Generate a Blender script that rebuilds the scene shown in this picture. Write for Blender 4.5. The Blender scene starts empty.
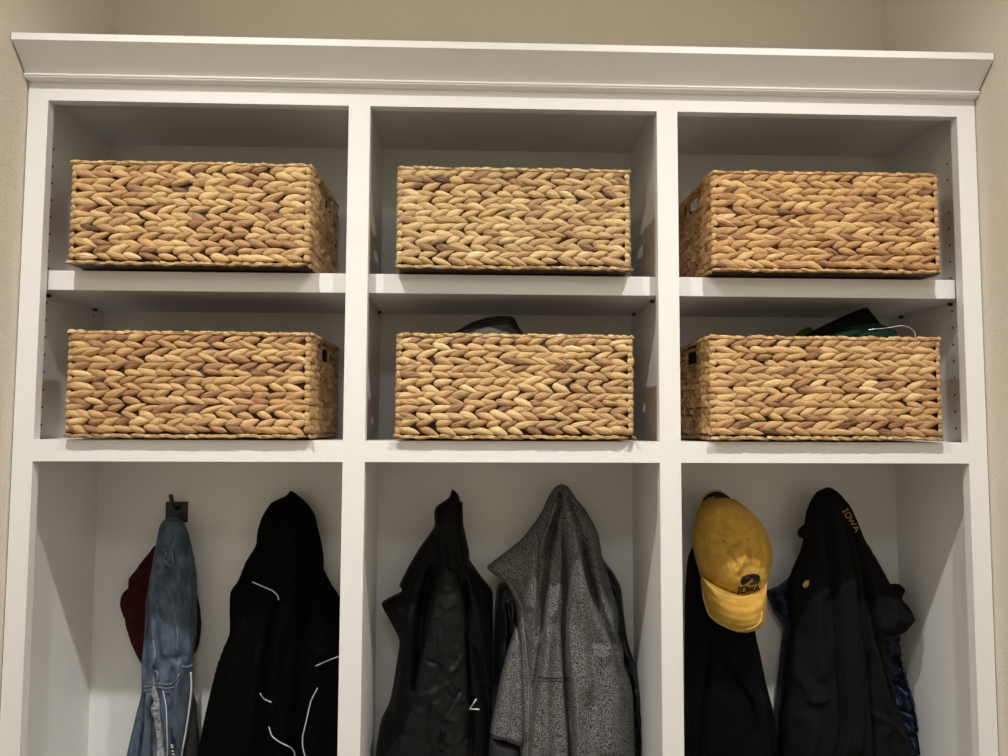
import bpy, bmesh, math, random
import numpy as np
from mathutils import Vector, Matrix, noise
from mathutils.geometry import delaunay_2d_cdt
from mathutils.bvhtree import BVHTree

scene = bpy.context.scene
COL = scene.collection
Z0 = 1.30                       # height of the rail's underside above the floor (all local z below are relative to it)
# ------------------------------------------------------------------ camera
CAM = np.array([-.0551, -1.309, .0638]); RX, RY, RZ, FPX = .0636, -.0041, -.0332, 748.3194
c, s = math.cos, math.sin
MC = (np.array([[c(RZ), -s(RZ), 0], [s(RZ), c(RZ), 0], [0, 0, 1]])
      @ np.array([[1, 0, 0], [0, c(RX), -s(RX)], [0, s(RX), c(RX)]])
      @ np.array([[c(RY), 0, s(RY)], [0, 1, 0], [-s(RY), 0, c(RY)]]))
cd = bpy.data.cameras.new('camera'); cam = bpy.data.objects.new('camera', cd); COL.objects.link(cam)
cd.sensor_width = 36; cd.lens = FPX / 1008 * 36; cd.clip_start = .01
R3 = Matrix([list(MC[:, 0]), list(MC[:, 2]), list(-MC[:, 1])]).transposed()
cam.matrix_world = Matrix.Translation((CAM[0], CAM[1], CAM[2] + Z0)) @ R3.to_4x4()
scene.camera = cam

def ray(u, v):
    return MC @ np.array([(u - 504) / FPX, 1, -(v - 378) / FPX])
def at(u, v, y):                 # a point of the photograph on the upright plane at depth y -> (x, z), z relative to the rail
    d = ray(u, v); p = CAM + d * (y - CAM[1]) / d[1]
    return p[0], p[2]

# ------------------------------------------------------------------ materials
def mat(name, col, rough=.6, spec=.5, bump=None, bscale=100, var=None, vscale=30, sheen=0, metal=0, coords='Object', bdist=.001, vdetail=3, stretch=None):
    m = bpy.data.materials.new(name); m.use_nodes = True; nt = m.node_tree
    b = nt.nodes['Principled BSDF']
    b.inputs['Base Color'].default_value = (*col, 1); b.inputs['Roughness'].default_value = rough
    b.inputs['Specular IOR Level'].default_value = spec; b.inputs['Metallic'].default_value = metal
    if sheen: b.inputs['Sheen Weight'].default_value = sheen; b.inputs['Sheen Roughness'].default_value = .5
    tc = nt.nodes.new('ShaderNodeTexCoord'); src = tc.outputs[coords]
    if stretch:
        mp = nt.nodes.new('ShaderNodeMapping'); mp.inputs['Scale'].default_value = stretch
        nt.links.new(src, mp.inputs[0]); src = mp.outputs[0]
    if var:
        n = nt.nodes.new('ShaderNodeTexNoise'); n.inputs['Scale'].default_value = vscale; n.inputs['Detail'].default_value = vdetail
        nt.links.new(src, n.inputs['Vector'])
        r = nt.nodes.new('ShaderNodeValToRGB'); r.color_ramp.elements[0].position = .36; r.color_ramp.elements[1].position = .66
        r.color_ramp.elements[0].color = (*col, 1); r.color_ramp.elements[1].color = (*var, 1)
        nt.links.new(n.outputs[0], r.inputs[0]); nt.links.new(r.outputs[0], b.inputs['Base Color'])
    if bump:
        n2 = nt.nodes.new('ShaderNodeTexNoise'); n2.inputs['Scale'].default_value = bscale; n2.inputs['Detail'].default_value = 4
        nt.links.new(src, n2.inputs['Vector'])
        bp = nt.nodes.new('ShaderNodeBump'); bp.inputs['Strength'].default_value = bump; bp.inputs['Distance'].default_value = bdist
        nt.links.new(n2.outputs[0], bp.inputs['Height']); nt.links.new(bp.outputs[0], b.inputs['Normal'])
    return m

PAINT = mat('white_cabinet_paint', (.80, .79, .77), .42, .45, bump=.05, bscale=60, bdist=.002)
WALL = mat('beige_wall_paint', (.70, .64, .535), .85, .2, bump=.45, bscale=260, bdist=.0022)
CEIL = mat('ceiling_paint', (.75, .74, .71), .9, .2, bump=.3, bscale=80)
FLOOR = mat('floor_boards', (.24, .23, .215), .5, .4, var=(.32, .31, .29), vscale=6, stretch=(1, 12, 1))
BLACKMETAL = mat('black_metal', (.012, .012, .013), .4, .5)
PINM = mat('dark_shelf_pin', (.02, .02, .022), .35, .6)
HOLE = mat('pin_hole', (.08, .07, .065), .6, .3)
LENS = bpy.data.materials.new('lamp_lens'); LENS.use_nodes = True
_b = LENS.node_tree.nodes['Principled BSDF']; _b.inputs['Emission Color'].default_value = (1, .93, .82, 1); _b.inputs['Emission Strength'].default_value = 4

def basket_mat(name, tint):
    m = bpy.data.materials.new(name); m.use_nodes = True; nt = m.node_tree; b = nt.nodes['Principled BSDF']
    at_ = nt.nodes.new('ShaderNodeAttribute'); at_.attribute_name = 'weave'
    sx = nt.nodes.new('ShaderNodeSeparateXYZ'); nt.links.new(at_.outputs['Vector'], sx.inputs[0])
    mp = nt.nodes.new('ShaderNodeMapping'); mp.inputs['Scale'].default_value = (0, 2.2, 8.5)
    nt.links.new(at_.outputs['Vector'], mp.inputs[0])
    n = nt.nodes.new('ShaderNodeTexNoise'); n.inputs['Scale'].default_value = 1; n.inputs['Detail'].default_value = 4; n.inputs['Roughness'].default_value = .65
    nt.links.new(mp.outputs[0], n.inputs['Vector'])
    add = nt.nodes.new('ShaderNodeMath'); add.operation = 'MULTIPLY_ADD'; add.inputs[1].default_value = .95
    nt.links.new(n.outputs[0], add.inputs[0]); nt.links.new(sx.outputs[0], add.inputs[2])
    sub = nt.nodes.new('ShaderNodeMath'); sub.operation = 'SUBTRACT'; sub.inputs[1].default_value = .47
    nt.links.new(add.outputs[0], sub.inputs[0])
    r = nt.nodes.new('ShaderNodeValToRGB'); e = r.color_ramp.elements
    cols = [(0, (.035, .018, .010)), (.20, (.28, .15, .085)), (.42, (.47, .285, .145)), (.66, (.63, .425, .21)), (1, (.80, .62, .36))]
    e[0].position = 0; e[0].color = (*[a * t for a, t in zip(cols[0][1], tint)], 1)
    e[1].position = 1; e[1].color = (*[a * t for a, t in zip(cols[4][1], tint)], 1)
    for p, cc in cols[1:4]:
        q = e.new(p); q.color = (*[a * t for a, t in zip(cc, tint)], 1)
    nt.links.new(sub.outputs[0], r.inputs[0]); nt.links.new(r.outputs[0], b.inputs['Base Color'])
    b.inputs['Roughness'].default_value = .55; b.inputs['Specular IOR Level'].default_value = .35
    bp = nt.nodes.new('ShaderNodeBump'); bp.inputs['Strength'].default_value = 1; bp.inputs['Distance'].default_value = .0028
    nt.links.new(n.outputs[0], bp.inputs['Height']); nt.links.new(bp.outputs[0], b.inputs['Normal'])
    return m

# ------------------------------------------------------------------ helpers
def link(name, me, m, parent=None, smooth=True):
    o = bpy.data.objects.new(name, me); COL.objects.link(o)
    if m: me.materials.append(m)
    if smooth:
        for p in me.polygons: p.use_smooth = True
    if parent: o.parent = parent; o.matrix_parent_inverse = Matrix.Translation(-parent.location)
    return o
def raw(name, verts, faces, m, parent=None, smooth=True):
    me = bpy.data.meshes.new(name); me.from_pydata([(v[0], v[1], v[2] + Z0) for v in verts], [], faces); me.update()
    return link(name, me, m, parent, smooth)
def thing(name, label, cat, loc, group=None):
    o = bpy.data.objects.new(name, None); COL.objects.link(o); o.location = (loc[0], loc[1], loc[2] + Z0)
    o.empty_display_size = .05; o['label'] = label; o['category'] = cat
    if group: o['group'] = group
    return o
class Boxes:
    def __init__(s): s.v = []; s.f = []
    def box(s, x0, x1, y0, y1, z0, z1):
        n = len(s.v)
        s.v += [(x0, y0, z0), (x1, y0, z0), (x1, y1, z0), (x0, y1, z0), (x0, y0, z1), (x1, y0, z1), (x1, y1, z1), (x0, y1, z1)]
        s.f += [tuple(n + i for i in q) for q in [(0, 3, 2, 1), (4, 5, 6, 7), (0, 1, 5, 4), (1, 2, 6, 5), (2, 3, 7, 6), (3, 0, 4, 7)]]
        return s
    def build(s, name, m, parent=None, bevel=0.0):
        o = raw(name, s.v, s.f, m, parent, False)
        if bevel:
            md = o.modifiers.new('bevel', 'BEVEL'); md.width = bevel; md.segments = 2; md.limit_method = 'ANGLE'
        return o
def tube(name, pts, r, m, parent=None, seg=8, flat=None):
    """round bar through 3-d points (z relative); r a number or a list"""
    P = [Vector((p[0], p[1], p[2])) for p in pts]; V = []; F = []
    n = len(P); up = Vector((0, 1, 0.01))
    for i, p in enumerate(P):
        t = (P[min(i + 1, n - 1)] - P[max(i - 1, 0)]).normalized()
        a = t.cross(up).normalized(); b = t.cross(a).normalized()
        rr = r[i] if isinstance(r, (list, tuple)) else r
        for k in range(seg):
            an = 2 * math.pi * k / seg
            V.append(p + a * rr * math.cos(an) + b * (rr * (flat or 1)) * math.sin(an))
    for i in range(n - 1):
        for k in range(seg):
            F.append((i * seg + k, i * seg + (k + 1) % seg, (i + 1) * seg + (k + 1) % seg, (i + 1) * seg + k))
    F.append(tuple(range(seg))[::-1]); F.append(tuple((n - 1) * seg + k for k in range(seg)))
    if name is None: return V, F
    return raw(name, V, F, m, parent)
def merge(parts):
    V = []; F = []
    for v, f in parts:
        n = len(V); V += list(v); F += [tuple(n + i for i in q) for q in f]
    return V, F

# ------------------------------------------------------------------ room shell
CEILZ = 1.50; W = .852
def struct(name, *b, m=WALL):
    o = Boxes().box(*b).build(name, m); o['kind'] = 'structure'; return o
struct('wall_left', -W - .1, -W, -3.1, .4, -Z0, CEILZ)
struct('wall_right', W, W + .1, -3.1, .4, -Z0, CEILZ)
struct('wall_back', -W, W, .30, .4, -Z0, CEILZ)
struct('wall_front', -W, W, -3.1, -3.0, -Z0, CEILZ)
struct('floor', -W - .1, W + .1, -3.1, .4, -Z0 - .05, -Z0, m=FLOOR)
struct('ceiling', -W - .1, W + .1, -3.1, .4, CEILZ, CEILZ + .05, m=CEIL)

# ------------------------------------------------------------------ built-in cabinet
cab = thing('storage_cabinet', 'white built-in mudroom cabinet with six basket cubbies above three coat lockers', 'cabinet', (0, 0, -Z0))
X = [-.85, -.8157, -.2903, -.2523, .2626, .2999, .8165, .85]
ZT, ZO, R1, R0 = .664, .632, .0369, 0.0
FT = .019; D = .2806; ST, SB, YS = .335, .300, .0275
ZB = -Z0
fr = Boxes()
for i in (0, 2, 4, 6): fr.box(X[i], X[i + 1], 0, FT, ZB, ZT)
for i in (1, 3, 5):
    fr.box(X[i], X[i + 1], 0, FT, ZO, ZT); fr.box(X[i], X[i + 1], 0, FT, R0, R1); fr.box(X[i], X[i + 1], 0, FT, ZB, ZB + .09)
frame = fr.build('face_frame', PAINT, cab)
IL, IR = -.8437, .8404
walls_in = [(-.85, IL), (-.2768, -.2658), (.2713, .2870), (IR, .85)]
panels = []; PH = {}
for k, (a, b) in enumerate(walls_in):
    bx = Boxes().box(a, b, FT, D, ZB, .659)
    panels.append(bx.build('side_panel' if k in (0, 3) else 'divider_panel', PAINT, cab))
Boxes().box(-.85, .85, D, .2996, ZB, .675).build('back_panel', PAINT, cab)
Boxes().box(-.85, .85, FT, D, .659, .675).build('top_panel', PAINT, cab)
bays = [(IL, -.2768), (-.2658, .2713), (.2870, IR)]
for a, b in bays:
    Boxes().box(a + .001, b - .001, YS, D - .001, SB, ST).build('adjustable_shelf', PAINT, cab, .001)
    Boxes().box(a, b, FT, D, R0, R1).build('fixed_shelf', PAINT, cab)
    Boxes().box(a, b, -.0 + FT, D, -.87, -.84).build('bench_seat', PAINT, cab)
# shelf pins and rows of pin holes
def disc(x, y, z, r, side, t=.0006):
    V = [(x, y, z)]; V = []
    for xx in (x, x + side * t):
        for k in range(10):
            V.append((xx, y + r * math.cos(k * .6283), z + r * math.sin(k * .6283)))
    return V, [tuple(range(10)), tuple(range(10, 20))] + [(k, (k + 1) % 10, 10 + (k + 1) % 10, 10 + k) for k in range(10)]
for a, b in bays:
    for x, sd in ((a, 1), (b, -1)):
        for y in (.070, .236):
            tube('shelf_pin', [(x, y, SB - .0032), (x + sd * .007, y, SB - .0032), (x + sd * .0074, y, SB - .0032)], [.0032, .0032, .002], PINM, cab)
for pan, x, sd in ((panels[0], IL, 1), (panels[3], IR, -1)):        # drilled rows of shelf pin holes, marked in the panel's own surface
    for y in (.070, .236):
        for k in range(-9, 12):
            z = .3155 + .0317 * k
            if SB - .012 < z < ST + .004 or z < .06 or z > .6: continue
            PH.setdefault(pan, []).append(disc(x, y, z, .0022, sd))
for pan, hs in PH.items():
    me = pan.data; bmm = bmesh.new(); bmm.from_mesh(me); me.materials.append(HOLE)
    for Vh, Fh in hs:
        vv = [bmm.verts.new((p[0], p[1], p[2] + Z0)) for p in Vh]
        for q in Fh: bmm.faces.new([vv[i] for i in q]).material_index = 1
    bmm.to_mesh(me); bmm.free()
# crown moulding
prof = [(0, .664), (-.0075, .6645), (-.0135, .6662), (-.0150, .6672), (-.0150, .6690), (-.0165, .6695), (-.0170, .6705), (-.0170, .6722), (-.0160, .6732), (-.0135, .6742)]
for k in range(1, 13):
    t = k / 12
    prof.append((-.0135 - .0405 * t, .6742 + .0375 * t + .0024 * math.sin(math.pi * t)))
prof += [(-.0550, .7122), (-.0555, .7130), (-.0555, .7240), (-.0545, .7250), (.0, .7250)]
V = []; F = []
for x in (-.8495, .8495):
    for y, z in prof: V.append((x, y, z))
n = len(prof)
for i in range(n): F.append((i, (i + 1) % n, n + (i + 1) % n, n + i))
F += [tuple(range(n))[::-1], tuple(range(n, 2 * n))]
cr = raw('crown_molding', V, F, PAINT, cab, False)
Boxes().box(-.8495, .8495, .0005, .2996, .7105, .7245).build('cap_board', PAINT, cab)
Boxes().box(-.8495, .8495, .0005, .019, .665, .710).build('crown_backer', PAINT, cab)

# ------------------------------------------------------------------ woven baskets
def lobe(V, F, T, cpos, a, u, nrm, L, H, B, tilt, lift, tone, flip=1):
    """one leaf shaped plait: a along the row, u up, nrm outward"""
    ca, sa = math.cos(tilt), math.sin(tilt)
    ax = a * ca + u * sa; up = u * ca - a * sa
    ax2 = (ax * math.cos(lift) + nrm * math.sin(lift)); nn = nrm * math.cos(lift) - ax * math.sin(lift)
    base = len(V); NS = 8; NC = 5
    for i in range(NS + 1):
        t = i / NS
        w = (math.sin(math.pi * t ** .75)) ** .72 if 0 < t < 1 else 0
        x = (t - .5) * L * flip
        for j in range(NC + 1):
            q = math.pi * j / NC
            V.append(cpos + ax2 * x + up * (math.cos(q) * H / 2 * w) + nn * (math.sin(q) ** .8 * B * w - .0012))
            T.append((tone, t * 1.1 + tone * 37, j / NC + x * 0 + tone * 91))
    for i in range(NS):
        for j in range(NC):
            k = base + i * (NC + 1) + j
            F.append((k, k + 1, k + NC + 2, k + NC + 1))

def make_basket(cx, yf, z0, seed, tint, label, w=.419, dp=.258, h=.186, rot=0):
    rng = random.Random(seed)
    m = basket_mat('water_hyacinth_weave', tint)
    root = thing('woven_basket', label, 'basket', (cx, yf + dp / 2, z0), 'water hyacinth baskets in the cubbies')
    root.rotation_euler.z = rot
    th = .006
    hw, hd = w / 2 - th, dp / 2 - th
    V = []; F = []; T = []
    def q(*p):
        n0 = len(V)
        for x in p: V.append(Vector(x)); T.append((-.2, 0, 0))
        F.append(tuple(range(n0, n0 + len(p))))
    # walls with thickness; short sides have a cut-out handle
    wt = .005; hz0, hz1, hy = h - .044, h - .013, .038
    def slab(x0, x1, y0, y1, zz0, zz1):
        n0 = len(V)
        for p in [(x0, y0, zz0), (x1, y0, zz0), (x1, y1, zz0), (x0, y1, zz0), (x0, y0, zz1), (x1, y0, zz1), (x1, y1, zz1), (x0, y1, zz1)]:
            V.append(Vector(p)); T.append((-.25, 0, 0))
        for f in [(0, 3, 2, 1), (4, 5, 6, 7), (0, 1, 5, 4), (1, 2, 6, 5), (2, 3, 7, 6), (3, 0, 4, 7)]: F.append(tuple(n0 + i for i in f))
    slab(-hw, hw, -hd, -hd + wt, .004, h - .004); slab(-hw, hw, hd - wt, hd, .004, h - .004)
    slab(-hw, hw, -hd + wt, hd - wt, .004, .010)
    for sx in (-1, 1):
        a, b = sorted((sx * hw, sx * (hw - wt)))
        slab(a, b, -hd + wt, -hy, .010, h - .004); slab(a, b, hy, hd - wt, .010, h - .004)
        slab(a, b, -hy, hy, .010, hz0); slab(a, b, -hy, hy, hz1, h - .004)
    nrow = 14; rh = (h - .018) / nrow
    Z = Vector((0, 0, 1))
    for (a, nrm, half, off) in [(Vector((1, 0, 0)), Vector((0, -1, 0)), hw, hd), (Vector((0, 1, 0)), Vector((1, 0, 0)), hd, hw),
                                (Vector((-1, 0, 0)), Vector((0, 1, 0)), hw, hd), (Vector((0, -1, 0)), Vector((-1, 0, 0)), hd, hw)]:
        side = abs(nrm.x) > .5
        for r in range(nrow):
            zc = .012 + rh * (r + .5)
            sgn = 1 if r % 2 else -1
            pitch = rng.uniform(.0255, .029); x = -half + rng.uniform(-.012, 0)
            rowtone = rng.gauss(0, .05)
            wob = rng.uniform(0, 6.28)
            while x < half + .004:
                L = rng.uniform(.032, .054); Hh = rng.uniform(.0120, .0176)
                xc = min(max(x, -half + L * .40), half - L * .40)
                pz = zc + .0016 * math.sin(x * 14 + wob) + rng.uniform(-.001, .001)
                x += pitch * rng.uniform(.82, 1.18)
                if side and abs(xc) < hy + .012 and hz0 - .003 < pz < hz1 + .004: continue
                if side and abs(xc) < hy + .02 and hz0 - .003 < pz < hz1 + .003: L *= .6
                tone = min(.95, max(.08, rng.gauss(.55, .14) + rowtone))
                if rng.random() < .05: tone *= .5
                lobe(V, F, T, a * xc + nrm * off + Z * pz, a, Z, nrm, L, Hh, rng.uniform(.0065, .0095),
                     sgn * math.radians(rng.uniform(7, 25)), math.radians(rng.uniform(5, 10)), tone, 1)
        # rounded ends of the rows at this corner
        for r in range(nrow):
            zc = .012 + rh * (r + .5)
            cp = a * (half - .001) + nrm * (off - .001) + Z * (zc + rng.uniform(-.001, .001))
            n2 = (nrm + a).normalized(); a2 = (a - nrm).normalized()
            lobe(V, F, T, cp, a2, Z, n2, rng.uniform(.014, .018), rng.uniform(.0125, .015), .0055, rng.uniform(-.3, .3), 0, rng.gauss(.6, .12))
    def mk(name, V, F, T):
        me = bpy.data.meshes.new(name); me.from_pydata([tuple(v) for v in V], [], F); me.update()
        at_ = me.attributes.new('weave', 'FLOAT_VECTOR', 'POINT'); at_.data.foreach_set('vector', [q for t3 in T for q in t3])
        o = bpy.data.objects.new(name, me); COL.objects.link(o); me.materials.append(m); o.parent = root
        for p in me.polygons: p.use_smooth = True
        return o
    mk('woven_body', V, F, T)
    # twisted rope along the rim and the base
    def rope(name, zc, rad, grow, tonec):
        V = []; F = []; T = []
        e = .002 + grow
        cs = [(-hw - e, -hd - e), (hw + e, -hd - e), (hw + e, hd + e), (-hw - e, hd + e)]
        for k in range(4):
            p0 = Vector((*cs[k], zc)); p1 = Vector((*cs[(k + 1) % 4], zc)); a = (p1 - p0).normalized(); nrm = Vector((a.y, -a.x, 0)); ln = (p1 - p0).length
            x = .009
            while x < ln - .007:
                L = rng.uniform(.017, .03); dz = rng.uniform(-.0012, .0012)
                tone = min(1.0, max(.1, rng.gauss(tonec, .14)))
                lobe(V, F, T, p0 + a * min(x, ln - .009) + Z * dz, a, Z, nrm, L, rad * 2.1, rad, rng.uniform(-.25, .12), 0, tone)
                lobe(V, F, T, p0 + a * min(x, ln - .009) + Z * dz, a, nrm, Z, L, rad * 2.1, rad, rng.uniform(-.2, .2), 0, tone)
                lobe(V, F, T, p0 + a * min(x, ln - .009) + Z * dz - nrm * .001, a, Z, -nrm, L, rad * 2.1, rad, rng.uniform(-.2, .2), 0, tone)
                lobe(V, F, T, p0 + a * min(x, ln - .009) + Z * dz, a, nrm, -Z, L, rad * 2.1, rad * .9, rng.uniform(-.2, .2), 0, tone)
                x += L * .55
        return mk(name, V, F, T)
    rope('rim', h - .0035, .0042, .0, .68)
    rope('base_rope', .0062, .0032, .001, .68)
    # wrapping round the handle cut-outs
    for sx in (-1, 1):
        V = []; F = []; T = []; X_ = Vector((sx, 0, 0))
        loop = [(-hy, hz0), (hy, hz0), (hy, hz1), (-hy, hz1)]
        for k in range(4):
            p0 = loop[k]; p1 = loop[(k + 1) % 4]; a = Vector((0, p1[0] - p0[0], p1[1] - p0[1])); ln = a.length; a.normalize()
            x = 0
            while x < ln:
                pos = Vector((sx * hw, p0[0], p0[1])) + a * x
                tone = rng.gauss(.5, .1)
                lobe(V, F, T, pos, a, X_.cross(a), X_, .018, .008, .0045, rng.uniform(-.2, .2), 0, tone)
                lobe(V, F, T, pos, a, X_, a.cross(X_), .018, .008, .0035, rng.uniform(-.2, .2), 0, tone)
                x += .010
        mk('handle_opening', V, F, T)
    return root

TZ = ST + .0006; TL = R1 + .0006
make_basket(-.559, -.012, TZ, 11, (1.04, 1.0, .88), 'honey coloured woven basket on the upper shelf of the column over the denim garment')
make_basket(.0055, -.008, TZ, 12, (1.02, 1.04, .95), 'pale straw woven basket in the centre cubby of the top row')
make_basket(.5655, -.012, TZ, 13, (1.0, .88, .72), 'reddish brown woven basket in the top cubby, above the basket holding green cloth')
make_basket(-.5525, -.014, TL, 14, (.98, .90, .78), 'brown woven basket in the lower cubby right above the blue denim garment')
make_basket(.008, -.013, TL, 15, (1.0, .97, .86), 'woven basket with a dark cap peeking out of its top, above the grey hoodie')
make_basket(.558, -.015, TL, 16, (1.02, .94, .80), 'woven basket with dark green cloth sticking out above its rim')

# ------------------------------------------------------------------ cloth relief bodies
def smooth_poly(P, closed=True, step=.006, sharp=()):
    """Catmull-Rom through world points, resampled"""
    n = len(P); out = []
    rngk = range(n) if closed else range(n - 1)
    for i in rngk:
        if closed: p0, p1, p2, p3 = P[i - 1], P[i], P[(i + 1) % n], P[(i + 2) % n]
        else: p0, p1, p2, p3 = P[max(i - 1, 0)], P[i], P[i + 1], P[min(i + 2, n - 1)]
        p0, p1, p2, p3 = map(np.array, (p0, p1, p2, p3))
        L = np.linalg.norm(p2 - p1)
        if L < 1e-6: continue
        k = max(1, int(round(L / step)))
        for j in range(k):
            t = j / k
            cr_ = .5 * ((2 * p1) + (-p0 + p2) * t + (2 * p0 - 5 * p1 + 4 * p2 - p3) * t * t + (-p0 + 3 * p1 - 3 * p2 + p3) * t ** 3)
            li = p1 + (p2 - p1) * t
            out.append(cr_ * .6 + li * .4)
    if not closed: out.append(np.array(P[-1], float))
    return np.array(out)
def segdist(Q, A, B):
    """distance from points Q (n,2) to the polyline segments A->B; returns (dist, signed side, param)"""
    best = np.full(len(Q), 1e9); side = np.zeros(len(Q)); par = np.zeros(len(Q)); N = len(A)
    for i in range(N):
        ab = B[i] - A[i]; L2 = ab @ ab
        if L2 < 1e-12: continue
        t = np.clip(((Q - A[i]) @ ab) / L2, 0, 1)
        d = Q - (A[i] + t[:, None] * ab); dd = np.sqrt((d ** 2).sum(1))
        cr_ = ab[0] * d[:, 1] - ab[1] * d[:, 0]
        m = dd < best
        best[m] = dd[m]; side[m] = np.sign(cr_[m]); par[m] = ((i + t) / N)[m]
    return best, side, par

class Relief: pass
def relief(name, outline, yref, T, Rr, m, parent=None, folds=(), step=.0034, yback=None, radial=None, wr=.0, wrs=30, wst=.35, seed=0, tgrow=None, xlim=None, power=.5):
    """a padded cloth body: outline (photo px) put on the plane yref; front swells towards the room by up to T"""
    P = [at(u, v, yref) for u, v in outline]
    if xlim: P = [(min(max(x, xlim[0]), xlim[1]), z) for x, z in P]
    B = smooth_poly(P, True, step)
    if xlim: B[:, 0] = np.clip(B[:, 0], xlim[0], xlim[1])
    x0, z0 = B.min(0); x1, z1 = B.max(0)
    pts = []; row = 0; z = z0 + step * .5
    while z < z1:
        x = x0 + (step * .5 if row % 2 else 0)
        while x < x1:
            pts.append((x, z)); x += step
        z += step * .87; row += 1
    pts = np.array(pts)
    # inside test
    inside = np.zeros(len(pts), bool); j = len(B) - 1
    for i in range(len(B)):
        a, b = B[i], B[j]
        cnd = (a[1] > pts[:, 1]) != (b[1] > pts[:, 1])
        with np.errstate(divide='ignore', invalid='ignore'):
            xx = (b[0] - a[0]) * (pts[:, 1] - a[1]) / (b[1] - a[1]) + a[0]
        inside ^= cnd & (pts[:, 0] < xx); j = i
    pts = pts[inside]
    d, _, _ = segdist(pts, B, np.roll(B, -1, 0))
    pts = pts[d > step * .55]
    allp = [Vector(p) for p in B] + [Vector(p) for p in pts]
    nb = len(B)
    res = delaunay_2d_cdt(allp, [(i, (i + 1) % nb) for i in range(nb)], [], 1, 1e-6)
    vs = np.array([tuple(v) for v in res[0]]); tris = [tuple(t) for t in res[2]]
    d, _, _ = segdist(vs, B, np.roll(B, -1, 0))
    onb = d < 1e-5
    k = np.clip(d / Rr, 0, 1)
    h = (1 - (1 - k) ** 2) ** power
    Tz = np.full(len(vs), T)
    if tgrow: # thickness from top to bottom
        tt = np.clip((z1 - vs[:, 1]) / (z1 - z0), 0, 1); Tz = T * (tgrow + (1 - tgrow) * np.clip(tt * 1.6, 0, 1))
    edge = np.clip(d / .012, 0, 1)
    H = h * Tz
    for f in folds:
        fp = smooth_poly([at(u, v, yref - T * .6) for u, v in f['p']], False, .01)
        dd, sd, pr_ = segdist(vs, fp[:-1], fp[1:])
        a, w = f['a'], f['w']
        fade = np.clip(np.minimum(pr_ / f.get('fi', .12), (1 - pr_) / f.get('fo', .12)), 0, 1) if f.get('fade', 1) else 1
        if f.get('fi', .12) == 0: fade = np.clip((1 - pr_) / max(f.get('fo', .12), 1e-3), 0, 1)
        if f.get('k', 'r') == 'r': H = H + a * np.exp(-(dd / w) ** 2) * edge * fade
        else:            # step: one side raised near the line, falling off over w
            sgn = f.get('s', 1)
            on = (1 / (1 + np.exp(-sd * sgn * dd / .0016)))
            H = H + a * on * np.exp(-(dd / w) ** 1.5) * edge * fade
    if radial:           # hanging folds that fan out from the hook
        ax, az = at(radial[0], radial[1], yref); nF, amp = radial[2], radial[3]
        th = np.arctan2(vs[:, 0] - ax, az - vs[:, 1]); rr = np.hypot(vs[:, 0] - ax, vs[:, 1] - az)
        wob = np.array([noise.noise(Vector((x * 9, z * 5, seed + 3.3))) for x, z in vs])
        H = H + amp * np.sin(th * nF + wob * 2.2 + seed) * np.clip(rr / .12, 0, 1) * edge
    if wr:
        nz = np.array([noise.fractal(Vector((x * wrs, z * wrs * wst, seed * 7.1)), .9, 2.1, 3) for x, z in vs])
        H = H + wr * nz * edge
    H = np.where(onb, 0, np.maximum(H, .002))
    yb = yref + .004 if yback is None else yback
    n = len(vs); V = [(x, yref - hh, z) for (x, z), hh in zip(vs, H)]
    F = []
    for t in tris:
        a, b, cc = (vs[i] for i in t)
        ar = (b[0] - a[0]) * (cc[1] - a[1]) - (b[1] - a[1]) * (cc[0] - a[0])
        F.append(t if ar > 0 else t[::-1])
    kb = np.clip(d / .012, 0, 1)
    for (x, z), q in zip(vs, kb): V.append((x, yref + (yb - yref) * q, z))
    idx = list(range(n, 2 * n))
    for i in range(n):
        if onb[i]: idx[i] = i
    for t in list(F): F.append(tuple(idx[i] for i in t[::-1]))
    used = sorted({i for f in F for i in f}); mp = {o: k for k, o in enumerate(used)}
    V = [V[i] for i in used]; F = [tuple(mp[i] for i in f) for f in F]
    o = raw(name, V, F, m, parent)
    o.data.update()
    R = Relief(); R.obj = o; R.bvh = BVHTree.FromPolygons([Vector(v) for v in V], F)
    return R
C3 = Vector(CAM)
def hit(rels, u, v, off=.001):
    d = Vector(ray(u, v)).normalized(); best = None
    for r in (rels if isinstance(rels, (list, tuple)) else [rels]):
        loc, nrm, i, dist = r.bvh.ray_cast(C3, d)
        if loc is not None and (best is None or dist < best[1]): best = (loc, dist)
    if best is None: return None
    return best[0] - d * off
def cord(name, rels, px, r, m, parent, off=.001, step=2.5, flat=None, seg=6):
    """a cord or seam sewn along photo points on the cloth"""
    P = smooth_poly([np.array(p, float) for p in px], False, step)
    pts = [h for h in (hit(rels, u, v, off) for u, v in P) if h is not None]
    if len(pts) < 2: return None
    if name is None: return tube(None, pts, r, None, seg=seg, flat=flat)
    return tube(name, pts, r, m, parent, seg=seg, flat=flat)
def strokes(name, rels, lines, r, m, parent, off=.0008):
    parts = []
    for ln in lines:
        P = []
        for a, b in zip(ln[:-1], ln[1:]):
            k = max(1, int(math.hypot(b[0] - a[0], b[1] - a[1]) / 1.2))
            P += [(a[0] + (b[0] - a[0]) * j / k, a[1] + (b[1] - a[1]) * j / k) for j in range(k)]
        P.append(ln[-1])
        pts = [h for h in (hit(rels, u, v, off) for u, v in P) if h is not None]
        if len(pts) > 1: parts.append(tube(None, pts, r, None, seg=6))
    V, F = merge(parts)
    return raw(name, V, F, m, parent)

def F_(p, a, w, k='r', s=1, fi=.12, fo=.12): return dict(p=p, a=a, w=w, k=k, s=s, fi=fi, fo=fo)

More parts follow.
